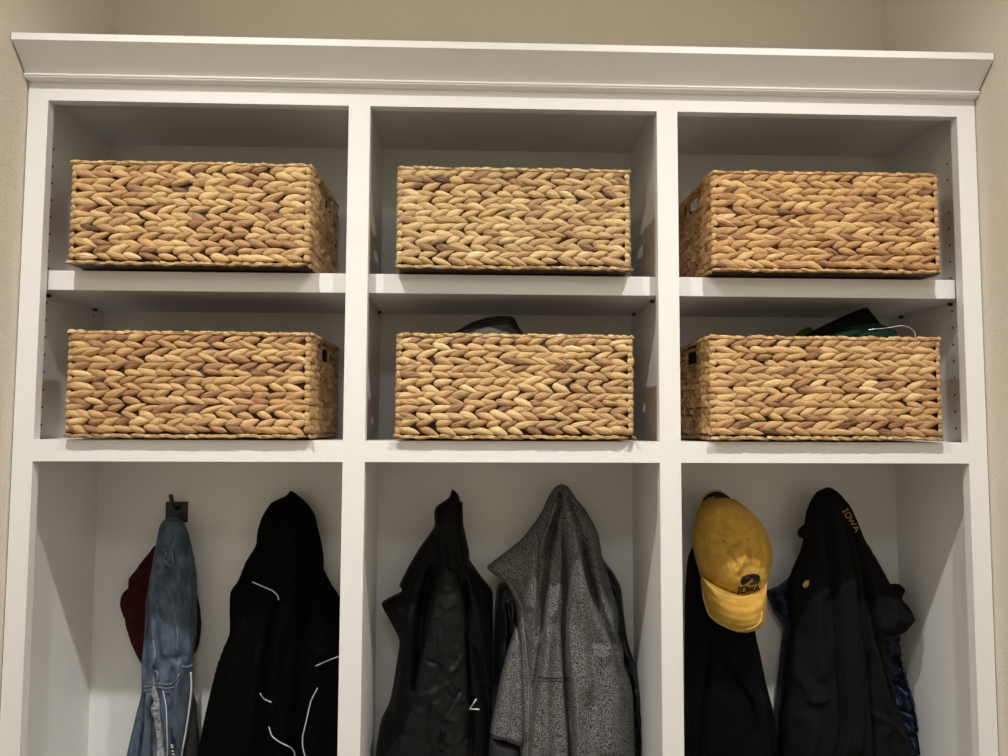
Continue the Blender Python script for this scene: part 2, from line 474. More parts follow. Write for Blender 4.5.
DENIM = mat('blue_denim', (.050, .070, .100), .9, .1, bump=.6, bscale=700, var=(.115, .150, .205), vscale=60, bdist=.0008, sheen=.05, stretch=(1, 1, .45))
DENIML = mat('faded_denim', (.11, .14, .18), .9, .1, bump=.6, bscale=500, var=(.24, .28, .33), vscale=160)
PATCH = mat('pale_frayed_cotton', (.42, .42, .42), .9, .1, bump=.9, bscale=350, var=(.15, .18, .23), vscale=200, bdist=.002)
ZIP = mat('white_zipper_tape', (.62, .62, .60), .6, .4, bump=.6, bscale=700)
GREYL = mat('dark_grey_lining', (.03, .028, .025), .9, .1, bump=.3, bscale=400)
MAROON = mat('maroon_cloth', (.052, .0085, .0095), .9, .1, bump=.5, bscale=300, var=(.035, .006, .007), vscale=40)
BLACKT = mat('black_track_fabric', (.0012, .0012, .0013), .8, .06, bump=.35, bscale=500, bdist=.0004)
PIPE = mat('white_piping', (.75, .75, .73), .5, .4)
NYLON = mat('black_rain_nylon', (.0018, .0018, .0020), .55, .14, bump=.25, bscale=60, bdist=.002)
NYLON2 = mat('charcoal_nylon_panel', (.0060, .0060, .0062), .55, .2, bump=.25, bscale=55, bdist=.002)
TEAL = mat('dark_teal_nylon', (.0035, .0085, .0105), .42, .35, bump=.5, bscale=35, bdist=.006)
HEATH = mat('heather_grey_fleece', (.012, .0118, .0115), .95, .05, bump=.8, bscale=620, var=(.26, .255, .25), vscale=480, vdetail=2, bdist=.0012)
HEATHD = mat('grey_cuff_fabric', (.026, .027, .029), .85, .1, bump=.3, bscale=600)
HEATHL = mat('grey_seam_thread', (.03, .03, .03), .8, .2)
HEATHE = mat('light_grey_edge_binding', (.22, .215, .21), .8, .2)
BLACKF = mat('black_softshell', (.0024, .0030, .0034), .85, .08, bump=.3, bscale=600, bdist=.0004)
BLACKH = mat('black_sweatshirt', (.0080, .0078, .0078), .92, .06, bump=.4, bscale=700, bdist=.0005)
NAVY = mat('navy_quilted_nylon', (.0040, .0095, .027), .5, .28, bump=.4, bscale=70, bdist=.003)
YELL = mat('yellow_cotton_twill', (.56, .335, .065), .88, .12, bump=.6, bscale=600, var=(.47, .265, .045), vscale=45, bdist=.0007)
YELLE = mat('light_yellow_edge', (.70, .50, .16), .7, .2)
CAPBLK = mat('black_embroidery', (.008, .008, .010), .6, .3)
GOLD = mat('gold_print', (.50, .36, .10), .5, .3)
YB = .258     # plane the clothes hang on, just in front of the back panel

# --- coat hook (the one that shows)
hk = thing('coat_hook', 'black square coat hook on the locker back, above the blue denim garment', 'hook', (-.676, .28, -.13))
xa, za = at(165.8, 501.8, .276); xb, zb = at(187, 522.5, .276)
Boxes().box(xa, xb, .2755, .2802, zb, za).build('back_plate', BLACKMETAL, hk, .001)
xc = (xa + xb) / 2
xc += .004
tube('upper_prong', [(xc - .002, .276, za - .014), (xc - .002, .258, za - .010), (xc - .003, .250, za + .002), (xc - .0045, .246, za + .0165), (xc - .0047, .2458, za + .018)], [.0042, .0042, .0042, .0042, .0030], BLACKMETAL, hk, 10)
tube('lower_prong', [(xc, .276, zb + .006), (xc, .262, zb - .004), (xc, .245, zb - .012), (xc, .232, zb - .008), (xc, .228, zb - .002)], [.0045, .0045, .0045, .0045, .003], BLACKMETAL, hk, 10)

# --- maroon cap behind the denim garment
mc = thing('cap', 'dark red cloth cap hanging mostly hidden behind the blue denim garment', 'cap', (-.68, .255, -.35))
crown_px = [(156, 545), (149, 553), (143, 560), (135, 571), (129.4, 578), (129, 587), (123, 593), (120.7, 603), (123, 611), (126.7, 619), (150, 628), (198, 626), (201, 622), (200, 608), (196, 590), (188, 568), (172, 550)]
mr = relief('cap_crown', crown_px, .268, .034, .05, MAROON, mc, [F_([(130, 585), (141, 580), (152, 574)], -.008, .005), F_([(124, 603), (137, 592), (150, 590)], .006, .006), F_([(129, 583), (140, 600), (146, 622)], -.006, .006), F_([(145, 560), (140, 578), (150, 600)], .006, .008)], wr=.006, wrs=35, wst=.9, seed=2, yback=.275)
brim_px = [(126, 615), (130, 638), (134, 648), (138, 657), (142.4, 664), (152, 671), (168, 673), (184, 668), (195.5, 652), (199, 644), (201, 628), (199, 618), (160, 612)]
relief('cap_brim', brim_px, .267, .024, .04, MAROON, mc, [F_([(130, 622), (160, 632), (198, 624)], -.004, .003)], seed=3, yback=.273)

# --- blue denim garment
dn = thing('denim_garment', 'blue denim garment with a white front zipper hanging from the black square hook', 'clothing', (-.68, .2, -.9))
dpx = [(172, 517), (165, 519), (161, 526), (158.5, 539), (155.4, 554), (151.7, 576), (148, 598.5), (147, 620), (145, 644), (143.3, 664), (143, 690), (137.8, 712), (127.6, 756), (118, 810), (112, 860), (182, 862), (182, 810), (183, 756), (186, 742), (191.5, 708.6), (193.7, 686), (193.3, 666), (194, 653), (197, 631), (197, 598), (196.7, 576), (194, 558), (189.6, 537), (184, 522.6), (178, 518)]
dfold = [
    F_([(170, 523), (165, 533), (163, 546), (167, 556), (171.5, 562), (169, 571), (160, 574)], .010, .010, 's', -1),
    F_([(172, 524), (177, 536), (174, 548), (170, 562)], .007, .009, 's', 1),
    F_([(177, 520), (185, 545), (190, 580), (190, 620), (188.5, 665)], .012, .016, 's', 1, fi=.03, fo=.2),
    F_([(181, 520), (188, 545), (193.5, 580), (193.5, 640)], -.007, .0035),
    F_([(158, 556), (155, 590), (156.5, 630), (159, 668)], .011, .014, 's', 1, fi=.1, fo=.1),
    F_([(160, 566), (169, 592), (176, 622), (177.5, 655)], .005, .008, 's', -1),
    F_([(183, 560), (183.5, 610), (180, 655)], .007, .006),
    F_([(163, 600), (167, 630), (171, 655)], .008, .007),
    F_([(150, 600), (149, 640), (148, 680)], -.006, .004),
    F_([(181, 656), (179, 690), (177.5, 720), (178, 756), (176, 800)], .013, .016, 's', 1, fi=.04),
    F_([(160, 640), (163.5, 668), (168, 690), (174, 716), (179, 742)], .009, .010, 's', -1),
    F_([(177, 657), (172, 668), (167.5, 682), (170, 694)], .008, .008, 's', 1),
    F_([(146, 690), (146.5, 720), (142, 756), (138, 800)], -.009, .0035),
    F_([(150, 690), (149.5, 720), (148, 756), (147, 800)], .007, .004),
    F_([(154.5, 692), (154, 720), (153, 756), (153, 800)], -.009, .003),
    F_([(168, 690), (171, 720), (173, 756), (172, 800)], .007, .004), F_([(174, 720), (175, 756), (175, 800)], -.008, .003),
    F_([(184, 672), (183.5, 700), (180, 740)], -.005, .004)]
for f in dfold: f['a'] *= 1.5
dr = relief('denim_body', dpx, .228, .036, .034, DENIM, dn, dfold, step=.0023, wr=.0035, wrs=60, wst=.35, seed=5, yback=.232)
relief('inner_lining', [(190, 668), (193, 690), (197, 705), (196.5, 715), (199, 735), (199.5, 760), (197, 800), (180, 800), (182, 740), (187, 700)], .238, .010, .02, GREYL, dn, seed=6, yback=.244)
wb = []
for off in (0, 5):
    wb.append(cord(None, dr, [(143.5, 687 + off * .8), (150, 686.5 + off * .8), (157, 683 + off * .8), (164, 684.5 + off * .8), (171, 684 + off * .8), (176, 680 + off), (179, 674 + off)], .0013, None, None, .0008))
V, F = merge(wb); raw('waist_seam', V, F, DENIML, dn)
pl = relief('frayed_placket', [(153, 664), (158, 668), (158, 680), (160, 690), (164, 706), (165.5, 730), (166, 770), (156, 770), (157, 740), (154, 718), (150.5, 709), (154, 700), (151.5, 695), (153, 684)], .198, .010, .008, PATCH, dn, step=.003, wr=.004, wrs=150, wst=1, seed=7)
cord('frayed_edge', [dr, pl], [(163, 691), (166, 706), (167, 730), (167.5, 765)], .0011, ZIP, dn, .002)
zp = cord('zipper', dr, [(192.2, 672), (192.8, 688), (190.5, 708), (186.8, 732), (183.3, 750), (181.5, 770), (180, 800)], [.0022] * 200, ZIP, dn, .001) if False else None
zpts = [h for h in (hit(dr, u, v, .0015) for u, v in smooth_poly([np.array(p, float) for p in [(190.8, 672), (191.3, 688), (189.2, 708), (185.6, 732), (182.6, 748), (181.5, 757), (180, 790)]], False, 2)) if h is not None]
tube('zipper', zpts, .0019, ZIP, dn, seg=8)
cord('seam_tab', dr, [(182, 666), (186, 667.5), (191, 666), (192.5, 664)], .0022, DENIML, dn, .001)
cord('collar_edge', dr, [(163, 548), (166, 553), (164, 560), (170, 566), (173, 562), (172, 552)], .0014, DENIML, dn, .0005)
cord('stitched_seam', dr, [(165, 585), (171, 597), (174, 612), (177, 630), (178, 652)], .0009, DENIML, dn, .0004)
cord('torn_hem', dr, [(153, 640), (155, 655), (152, 668), (157, 672), (158, 680)], .0022, DENIML, dn, .0006)
strokes('care_text', dr, [[(171, 745), (174, 745.5)], [(171.3, 747), (174.3, 747.6)], [(172, 751), (174, 751.5)], [(172.5, 754), (175, 755)]], .0012, PIPE, dn)
tp = hit(dr, 193, 707)

# --- black track jacket with white piping
tj = thing('track_jacket', 'black track jacket with curved white piping lines', 'jacket', (-.44, .2, -.9))
tpx = [(290.7, 490.7), (286, 495.7), (271, 503), (262, 517), (257.8, 530), (256, 545), (246, 561.5), (238, 581), (231.5, 590), (230.5, 606), (230.5, 631), (224, 647.5), (217.6, 666), (211, 694), (205.6, 720), (200, 749), (188, 800), (184, 860), (352, 862), (352, 800), (350, 700), (348, 620), (340, 597), (331.5, 584), (324, 569), (323.7, 558), (322, 545), (318.5, 530), (315, 515), (308, 504), (298, 495)]
tf = [F_([(279, 600), (272, 640), (268, 680), (264, 720), (262, 756), (262, 800)], -.020, .009),
      F_([(262, 640), (258, 690), (252, 756), (250, 800)], .014, .012),
      F_([(284, 560), (284, 600), (282, 650), (276, 690)], .014, .012),
      F_([(300, 520), (306, 590), (304, 650), (298, 720), (300, 800)], -.018, .009),
      F_([(246, 600), (240, 650), (230, 700), (222, 756)], .010, .012),
      F_([(276, 690), (280, 715), (292, 730), (296, 745)], .010, .008),
      F_([(320, 600), (325, 640), (322, 690), (318, 756)], .012, .012),
      F_([(313, 640), (322, 652), (334, 645)], .010, .007),
      F_([(285, 505), (276, 540), (270, 580)], -.010, .008), F_([(293, 500), (296, 560), (290, 640)], .010, .010)]
tr = relief('jacket_body', tpx, .238, .075, .075, BLACKT, tj, tf, tgrow=.55, wr=.008, wrs=18, wst=.4, seed=8, yback=.262, xlim=(-9, -.287))
for k, px in enumerate([[(252.4, 582), (263, 586.5), (273, 591), (277.8, 596), (278.7, 600)], [(260, 693.4), (264, 699), (271, 702)],
           [(269, 727), (272, 736), (279.6, 742), (290.7, 747.5), (294.4, 752), (294.8, 760), (295, 780)], [(338.5, 656.5), (328, 660.4), (315.7, 666)],
           [(317.6, 688), (311, 701), (306.5, 720), (302.8, 736), (302.8, 747.5), (306, 760), (310, 780)]]):
    cord('piping', tr, px, .0011, PIPE, tj, .0008)

# --- black rain jacket
rj = thing('rain_jacket', 'black nylon rain jacket with a pointed collar and small white triangle mark', 'jacket', (-.11, .2, -.9))
rpx = [(452.4, 489.3), (448.7, 497.6), (436.7, 506), (434, 513), (434, 527), (419, 548.5), (407, 569), (399.3, 585), (401.5, 591), (381.5, 602.6), (388.5, 618), (399.3, 640), (397, 660.4), (390.4, 699), (381, 720), (376.5, 746), (375, 760), (368, 810), (366, 860), (494, 860), (492, 760), (492, 700), (493, 640), (493, 600), (491.3, 589), (481, 576), (470, 559.6), (469, 550), (463.5, 524.4), (462.6, 502), (460.4, 501), (458, 494)]
rf = [F_([(434, 560), (424, 600), (420, 640), (415, 690)], -.018, .007), F_([(415, 580), (410, 620), (404, 670), (394, 720)], .010, .010),
      F_([(436, 616), (428, 640), (420, 665), (416, 693)], -.012, .005), F_([(466, 570), (464, 620), (466, 660), (470, 700), (472, 756)], -.016, .006),
      F_([(437, 520), (444, 560), (440, 600)], .010, .010), F_([(456, 520), (462, 560), (474, 600), (484, 650)], .010, .010),
      F_([(438, 616), (448, 648), (452, 668), (462, 655)], -.010, .004), F_([(430, 640), (440, 660), (446, 690), (442, 756)], .014, .011),
      F_([(442, 592), (455, 588), (460, 602)], .008, .006), F_([(440, 600), (450, 612), (458, 604)], -.008, .005),
      F_([(416, 694), (432, 688), (450, 679)], -.006, .003, fi=.05, fo=.05),
      F_([(470, 640), (480, 670), (488, 710), (488, 756)], -.013, .006), F_([(452, 690), (460, 700), (470, 690)], .007, .005),
      F_([(448, 700), (458, 712), (470, 700)], -.007, .004), F_([(434, 700), (446, 720), (462, 724)], -.009, .005), F_([(440, 735), (455, 742), (468, 734)], -.009, .005),
      F_([(430, 712), (428, 735), (434, 756)], -.005, .004), F_([(446, 686), (452, 694)], -.006, .003)]
rr_ = relief('jacket_body', rpx, .208, .058, .05, NYLON, rj, rf, tgrow=.5, wr=.005, wrs=22, wst=.5, seed=9, yback=.214)
slv = relief('folded_sleeve', [(437, 578), (446, 566), (456, 572), (463, 592), (466, 620), (467, 660), (469, 700), (471, 760), (472, 800), (378, 800), (384, 756), (394, 735), (406, 712), (413, 694), (418, 668), (424, 640), (430, 612)], .166, .026, .040, NYLON2, rj,
       [F_([(437, 612), (442, 640), (451, 668), (461, 656), (467, 646)], .009, .010, 's', -1), F_([(414, 695), (432, 689), (450, 679)], .006, .014, 's', -1, fi=.05, fo=.05),
        F_([(444, 684), (455, 699)], -.005, .003), F_([(450, 682), (460, 694)], -.005, .003), F_([(462, 688), (446, 712)], -.004, .003),
        F_([(432, 700), (444, 716), (460, 722)], .007, .010, 's', 1), F_([(443, 738), (456, 743), (466, 735)], .007, .009, 's', 1), F_([(430, 700), (427, 730), (432, 756), (432, 800)], -.006, .003),
        F_([(440, 586), (447, 592), (458, 586)], .005, .006, 's', 1), F_([(438, 602), (447, 610), (456, 604), (462, 612)], .005, .007, 's', 1), F_([(431, 628), (438, 618), (437, 650)], -.005, .003), F_([(426, 660), (440, 664), (436, 680)], -.004, .003)], wr=.004, wrs=30, wst=.9, seed=10, yback=.172)
strokes('triangle_mark', [rr_, slv], [[(476.3, 699), (469.8, 709), (479.3, 709.3)]], .0013, PIPE, rj, .002)
cord('front_zipper', [rr_, slv], [(466, 612), (470, 660), (472, 710), (473, 756), (473, 790)], .0014, BLACKT, rj, .001)

# --- teal jacket behind the hoodie
tl = thing('teal_jacket', 'dark teal nylon jacket hanging behind the grey hoodie', 'jacket', (.13, .24, -.9))
tlr = relief('jacket_body', [(560, 505), (535, 540), (512, 575), (499, 584), (495.5, 600), (493.5, 640), (492, 700), (490, 756), (487, 860), (656, 860), (651, 756), (649.5, 738), (647.6, 733), (645, 706), (640, 684), (634.5, 663), (629, 646), (626, 631), (623.5, 610), (621.7, 591), (619.5, 584), (613, 572), (604, 560), (590, 530), (575, 512)], .256, .036, .028, TEAL, tl,
    [F_([(500, 590), (506, 630), (503, 660), (500, 700)], .012, .008), F_([(496, 670), (504, 668), (510, 672)], -.008, .004), F_([(494, 680), (503, 686), (508, 692)], .008, .004), F_([(498, 690), (505, 697)], -.008, .004), F_([(508, 600), (510, 640)], -.010, .004),
     F_([(612, 575), (618, 600), (630, 650), (636, 700), (640, 756)], .008, .006)], wr=.012, wrs=35, wst=.5, seed=12, yback=.262)

# --- heather grey hoodie
gh = thing('hoodie', 'heather grey fleece hoodie hanging by its hood', 'hoodie', (.12, .2, -.9))
gpx = [(561.5, 484), (555, 487), (548.5, 496.7), (541, 513), (532.8, 525), (520.7, 540), (504, 553), (487.4, 566), (491, 572.6), (504, 582), (511, 593), (515, 606), (516.5, 620), (516, 640), (516, 700), (517, 756), (516, 860), (636, 860), (634, 756), (632.8, 720), (632, 690), (629, 677), (623.5, 660.4), (622.6, 645.6), (618, 632), (618.5, 612), (616, 600), (613, 591), (608, 574), (603, 559.6), (601, 548.5), (598.5, 535.5), (593, 522.6), (585.5, 509.6), (576, 498.5), (569, 487.4)]
gf = [F_([(561, 505), (564, 560), (565, 600), (564, 640), (567, 690), (571, 730), (570, 760), (569, 800)], -.016, .0045, fi=.08), F_([(556, 520), (548, 560), (543, 600), (541, 640), (535, 680), (530, 720), (528, 760)], -.014, .0045, fi=.05), F_([(541, 520), (538, 560), (537, 600), (537, 640)], -.014, .004),
      F_([(559, 494), (554, 512), (545, 535), (540, 556), (538, 575), (538, 620), (540, 650)], .026, .020, 's', -1, fi=.02, fo=.3),
      F_([(562, 496), (558, 515), (551, 540), (546, 562)], -.016, .006, fi=.02),
      F_([(564, 494), (569, 505), (574, 524), (580, 560), (587, 592), (599, 622), (616, 655)], .022, .022, 's', -1, fi=.02, fo=.1),
      F_([(566, 496), (573, 512), (580, 535), (586, 570), (600, 610)], -.012, .005, fi=.03),
      F_([(564, 525), (566, 560), (567.5, 590), (565.5, 620), (567.5, 660), (571, 700), (573, 756), (572, 800)], .020, .022, 's', 1, fi=.08),
      F_([(560, 600), (562.5, 640), (565, 690), (569, 756), (568, 800)], -.010, .004),
      F_([(560, 500), (561, 540), (557, 590), (552, 620)], .010, .006), F_([(571, 520), (576, 570), (580, 620), (586, 700)], .014, .012),
      F_([(551, 556), (546, 590), (544.5, 615), (540, 650), (534, 690), (530, 712), (528, 756), (527, 800)], .018, .020, 's', 1),
      F_([(535, 545), (528, 575), (528, 610)], .006, .010), F_([(500, 572), (514, 588), (524, 610), (528, 650), (530, 700)], -.007, .004),
      F_([(590, 530), (596, 570), (606, 610), (616, 645)], .010, .009), F_([(581, 540), (592, 590), (606, 625), (620, 665)], -.010, .005),
      F_([(548, 620), (545, 680), (545, 756)], .010, .010), F_([(600, 640), (606, 690), (604, 756)], .012, .018), F_([(521, 620), (524, 680), (527, 740)], .009, .006)]
for f in gf: f['a'] *= 1.35
ghr = relief('hoodie_body', gpx, .212, .072, .055, HEATH, gh, gf, tgrow=.6, wr=.004, wrs=20, wst=.5, seed=13, yback=.217, step=.0034)
gsl = relief('sleeve', [(516, 626), (511, 640), (507.8, 649), (500.4, 677), (494, 708.6), (489.6, 734.5), (505, 739), (519, 744), (526, 735), (527, 700), (525, 670), (522, 640)], .192, .034, .022, HEATH, gh, [F_([(514, 650), (512, 690), (514, 735)], -.007, .005)], seed=14, yback=.20)
gcf = relief('cuff', [(489.8, 735), (505, 739.5), (519, 744.5), (518, 770), (514, 800), (484, 796), (486, 765)], .192, .030, .022, HEATHD, gh, seed=15, yback=.20)
cord('cuff_seam', [gsl, gcf, ghr], [(490.5, 734), (497, 736.5), (505, 739.5), (512, 742), (518.5, 744)], .0016, HEATHL, gh, .0005)
V, F = merge([cord(None, ghr, [(539, 677), (546, 678), (556, 678), (570, 678)], .0011, None, None, .0003), cord(None, ghr, [(538, 681), (546, 681.5), (556, 681), (570, 681)], .0008, None, None, .0003)])
raw('pocket_seam', V, F, HEATHL, gh)
cord('hood_seam', ghr, [(560, 490), (553, 506), (548, 522), (541, 540), (538, 556), (537.5, 580)], .0010, HEATHL, gh, .0003)
cord('hood_edge', ghr, [(490, 568), (500, 572), (508, 580), (516, 592), (521, 608), (523, 622), (527, 660), (528.5, 700), (527.5, 756)], .0010, HEATHE, gh, .0006)

# --- black softshell jacket under the yellow cap
sj = thing('softshell_jacket', 'plain black jacket hanging beneath the yellow cap', 'jacket', (.47, .2, -.9))
sr = relief('jacket_body', [(712, 500), (704, 520), (696, 540), (691, 550), (687.4, 561), (685, 600), (684, 700), (683, 860), (792, 860), (777, 756), (775.5, 745.6), (770.7, 708.6), (763, 677), (757.8, 649), (754, 632.7), (752, 600), (745, 560), (732, 520), (722, 500)], .238, .070, .05, BLACKF, sj,
    [F_([(709, 630), (708, 662), (699, 727), (697, 800)], -.016, .004), F_([(710, 642), (726, 664), (748.5, 701), (752, 716), (750, 735)], -.013, .005, fi=.04),
     F_([(722, 690), (724, 730), (720, 800)], .010, .014), F_([(760, 690), (764, 756)], .008, .008), F_([(700, 600), (694, 660), (690, 720)], .010, .008)], tgrow=.5, wr=.004, wrs=16, wst=.5, seed=17, yback=.262, xlim=(.2915, 9))

# --- yellow cap
yc = thing('baseball_cap', 'yellow baseball cap with black lettering hanging brim down over a black jacket', 'cap', (.47, .14, -.25))
ycr = relief('cap_crown', [(724.4, 497.5), (735.6, 500), (745, 507), (754, 515), (761.5, 525), (767, 537), (769.8, 550), (769.4, 561.5), (766.7, 572.6), (764.5, 580), (757, 592), (744, 598.5), (730, 597), (717, 592.5), (708, 586), (701, 578), (698.5, 570.7), (694, 554), (692, 539), (694, 524.4), (697.6, 510.6), (704, 502), (713, 498.5)], .175, .068, .065, YELL, yc,
    [F_([(702, 518), (703, 545), (708, 570), (716, 586)], -.005, .004), F_([(741, 535), (730, 545), (722, 555)], -.006, .003), F_([(744, 540), (738, 558), (732, 572)], .005, .004), F_([(742, 532), (752, 526), (757, 522)], -.006, .003),
     F_([(738, 528), (742, 538), (745, 556), (748, 568)], -.005, .003), F_([(722, 545), (732, 562), (736, 578)], -.004, .003), F_([(727, 545), (738, 536), (748, 535)], .005, .003), F_([(757, 535), (760, 556), (757, 570)], -.004, .004),
     F_([(706, 512), (718, 508), (732, 512)], .003, .005), F_([(710, 530), (722, 536), (738, 530)], -.003, .004)], step=.0034, wr=.0028, wrs=55, wst=.9, seed=18, yback=.19)
ybr = relief('cap_brim', [(700.7, 576), (703, 598.5), (707.8, 614), (713, 620), (719, 624.5), (732, 630.4), (743, 631.7), (756, 628), (761.5, 622), (763.5, 612), (764.5, 600), (764.5, 586), (764.8, 577), (752, 586), (735, 590), (715, 584)], .150, .048, .035, YELL, yc,
    [F_([(704, 588), (722, 602), (744, 606), (762, 596)], -.003, .0025), F_([(704, 598), (722, 611), (744, 614), (763, 606)], -.0012, .0016), F_([(708, 608), (724, 619), (744, 621), (762, 614)], -.0012, .0016)], step=.0034, seed=19, yback=.155)
cord('brim_edge', [ybr], [(702.5, 590), (704.5, 600), (709, 613.5), (714, 619), (720, 623.5), (732, 629), (743, 630.2), (755, 626.6), (760.5, 621), (762, 612)], .0016, YELLE, yc, .0003)
cord('brim_seam', [ycr, ybr], [(701.5, 576), (708.5, 585.5), (717, 592), (730, 596.7), (744, 598), (756, 592), (763.5, 582)], .0012, YELLE, yc, .0001)
# lettering and the rounded emblem on the cap front
def seg_on(M4, pts): return [(M4[0] + p[0] * M4[2] - p[1] * M4[3], M4[1] + p[0] * M4[4] + p[1] * M4[5]) for p in pts]
def letters(word, ox, oy, ax, ay, bx, by, wd, gap):
    """strokes of block letters; (ax, ay) px step along the baseline, (bx, by) px step upward"""
    G = {'I': [[(.15, 0), (.85, 0)], [(.5, 0), (.5, 1)], [(.15, 1), (.85, 1)]], 'O': [[(0, .15), (0, .85), (.2, 1), (.8, 1), (1, .85), (1, .15), (.8, 0), (.2, 0), (0, .15)]],
         'W': [[(0, 1), (.22, 0), (.5, .8), (.78, 0), (1, 1)]], 'A': [[(0, 0), (.5, 1), (1, 0)], [(.22, .38), (.78, .38)]]}
    out = []; x = 0
    for ch in word:
        w = wd[ch]
        for ln in G[ch]: out.append([(ox + (x + p[0] * w) * ax + p[1] * bx, oy + (x + p[0] * w) * ay + p[1] * by) for p in ln])
        x += w + gap
    return out
strokes('cap_lettering', ycr, letters('IOWA', 736.8, 593.3, 1, -.10, 1.0, -5.6, {'I': 3.2, 'O': 4.6, 'W': 6.0, 'A': 5.2}, 1.25), .00165, CAPBLK, yc, .0006)
emb = [[(741, 582), (743.5, 577.5), (748, 575.6), (753, 575), (757.5, 575.4), (759.3, 578)], [(742, 584.2), (745, 579.8), (750, 577.8), (756, 577.5), (758.8, 580)], [(741.5, 584), (745, 583), (747.5, 580.5), (750, 579.5)], [(750, 584.3), (753.5, 583.2), (757, 582.8), (759, 581)], [(753.5, 580.2), (757, 580)]]
strokes('cap_emblem', ycr, emb, .0026, CAPBLK, yc, .0002)
for u, v in [(714.6, 512.4), (723.5, 540.7), (736, 566.3), (710, 542)]:
    p = hit(ycr, u, v, -.0006); tube('eyelet', [(p.x, p.y + .002, p.z), (p.x, p.y - .001, p.z), (p.x, p.y - .0015, p.z)], [.0014, .0014, .0007], CAPBLK, yc)
relief('back_strap', [(700.5, 505), (703, 497), (708, 492.5), (716, 490), (724, 493), (731, 499), (726, 504), (712, 506)], .205, .020, .010, CAPBLK, yc, step=.003, seed=20, yback=.215)
st = [[at(700, 506, .19), at(702, 498, .185), at(706.5, 493, .185), at(713, 490.2, .19), at(719, 490.5, .195)]]
tube('strap_trim', [(p[0], .184, p[1]) for p in st[0]], [.0018, .0026, .0026, .0022, .0012], GOLD, yc)
strokes_p = [(703, 503), (708, 499), (715, 497)]
tube('strap_buckle', [(at(u, v, .184)[0], .184, at(u, v, .184)[1]) for u, v in strokes_p], .0012, GOLD, yc)

# --- navy quilted jacket behind the black hoodie
nq = thing('quilted_jacket', 'navy quilted puffer jacket showing on both sides of the black hoodie', 'jacket', (.72, .24, -.9))
quilt = []
for k in range(9):
    v = 640 + k * 22
    quilt.append(F_([(890, v - 4), (900, v + 3), (908, v + 5), (925, v + 2)], -.010, .0032, fi=.01, fo=.01))
    quilt.append(F_([(772, v + 4), (780, v + 6), (790, v + 2)], -.010, .0032, fi=.01, fo=.01))
quilt += [F_([(888, 640), (897, 690), (901, 740), (905, 800)], -.008, .003), F_([(896, 640), (903, 690), (909, 740), (912, 800)], .004, .004)]
nr = relief('jacket_body', [(826, 505), (805, 540), (790, 575), (778, 586), (766, 591), (769.5, 602), (774, 613), (783, 628), (781, 645), (779.4, 660), (777.5, 685), (775.7, 708.6), (774.5, 727), (775, 756), (772, 860), (932, 860), (921, 756), (918, 734.5), (913.7, 708.6), (906, 681), (900, 662), (898, 650), (897, 632), (890, 600), (888, 583), (870, 550), (850, 520)], .256, .034, .026, NAVY, nq, quilt, wr=.010, wrs=45, wst=1, seed=21, yback=.262)
cord('hem_binding', nr, [(898.5, 657), (905, 682), (912.5, 709), (916.5, 734), (919.5, 756), (924, 790)], .0022, BLACKT, nq, .0005)

# --- black hoodie with gold lettering
bh = thing('hoodie', 'black hoodie with small gold lettering along the hood edge', 'hoodie', (.7, .2, -.9))
bpx = [(828.5, 487), (817, 491.5), (810, 502), (806, 513), (804, 524), (799, 528.5), (797.5, 533), (799.5, 537.5), (803.2, 539), (799.8, 552), (793, 567), (787.8, 583), (789, 610), (791, 630), (787.8, 651), (785, 668), (784, 690), (781, 715), (780, 756), (776, 860), (908, 860), (904, 756), (902.6, 733), (897, 718), (893, 705), (889.6, 690), (884, 660), (880.5, 637), (888, 635), (899, 631.7), (908, 622), (911, 616), (905, 604), (898.5, 596), (901.7, 589), (900.7, 585), (896, 583.5), (887.8, 583), (878.5, 567), (865.6, 545), (858, 526), (849, 506), (837.8, 492)]
bf = [F_([(829, 500), (831, 560), (832, 600), (833, 640), (835, 690), (836, 723), (828.5, 756), (826, 800)], -.016, .0035, fi=.08), F_([(841, 515), (850, 560), (854, 600), (856, 630), (862, 681), (865, 756), (865, 800)], -.014, .0035, fi=.08), F_([(858, 560), (868, 600), (874, 640), (888, 690), (895, 715)], -.012, .004), F_([(866, 650), (862, 690), (864, 720)], -.010, .0035), F_([(786, 672), (796, 684), (804, 697)], -.012, .004),
      F_([(829, 506), (831, 560), (832, 600), (833, 640), (835, 690), (836, 723), (828.5, 756), (826, 800)], .020, .022, 's', 1, fi=.05), F_([(840, 515), (849, 560), (853, 600), (855, 630), (861, 681), (863.7, 756), (864, 800)], .018, .020, 's', -1, fi=.05),
      F_([(843, 560), (845, 620), (850, 700), (846, 756)], .014, .010), F_([(818, 560), (814, 620), (818, 680)], .012, .014), F_([(868, 560), (864, 610), (866, 650), (862, 690)], -.010, .005),
      F_([(850, 510), (862, 560), (870, 600), (877, 640), (890, 690), (897, 720)], -.016, .006), F_([(785, 670), (795, 684), (804, 699), (816, 698), (826, 694)], .014, .022, 's', 1, fi=.15, fo=.25), F_([(800, 710), (806, 730), (800, 756)], .012, .012),
      F_([(862, 706), (878, 712), (890, 722), (901, 735)], .014, .012, 's', -1), F_([(884, 724), (878, 728), (880, 745), (878, 775)], .016, .014, 's', -1, fi=.05), F_([(872, 640), (878, 680), (884, 710)], .010, .007),
      F_([(812, 520), (806, 560), (802, 600), (800, 640)], -.010, .006), F_([(815, 505), (822, 540), (822, 600)], .010, .008), F_([(885, 590), (893, 612), (885, 632)], .010, .012)]
br_ = relief('hoodie_body', bpx, .212, .072, .055, BLACKH, bh, bf, tgrow=.55, wr=.005, wrs=18, wst=.5, seed=22, yback=.217, step=.0034)
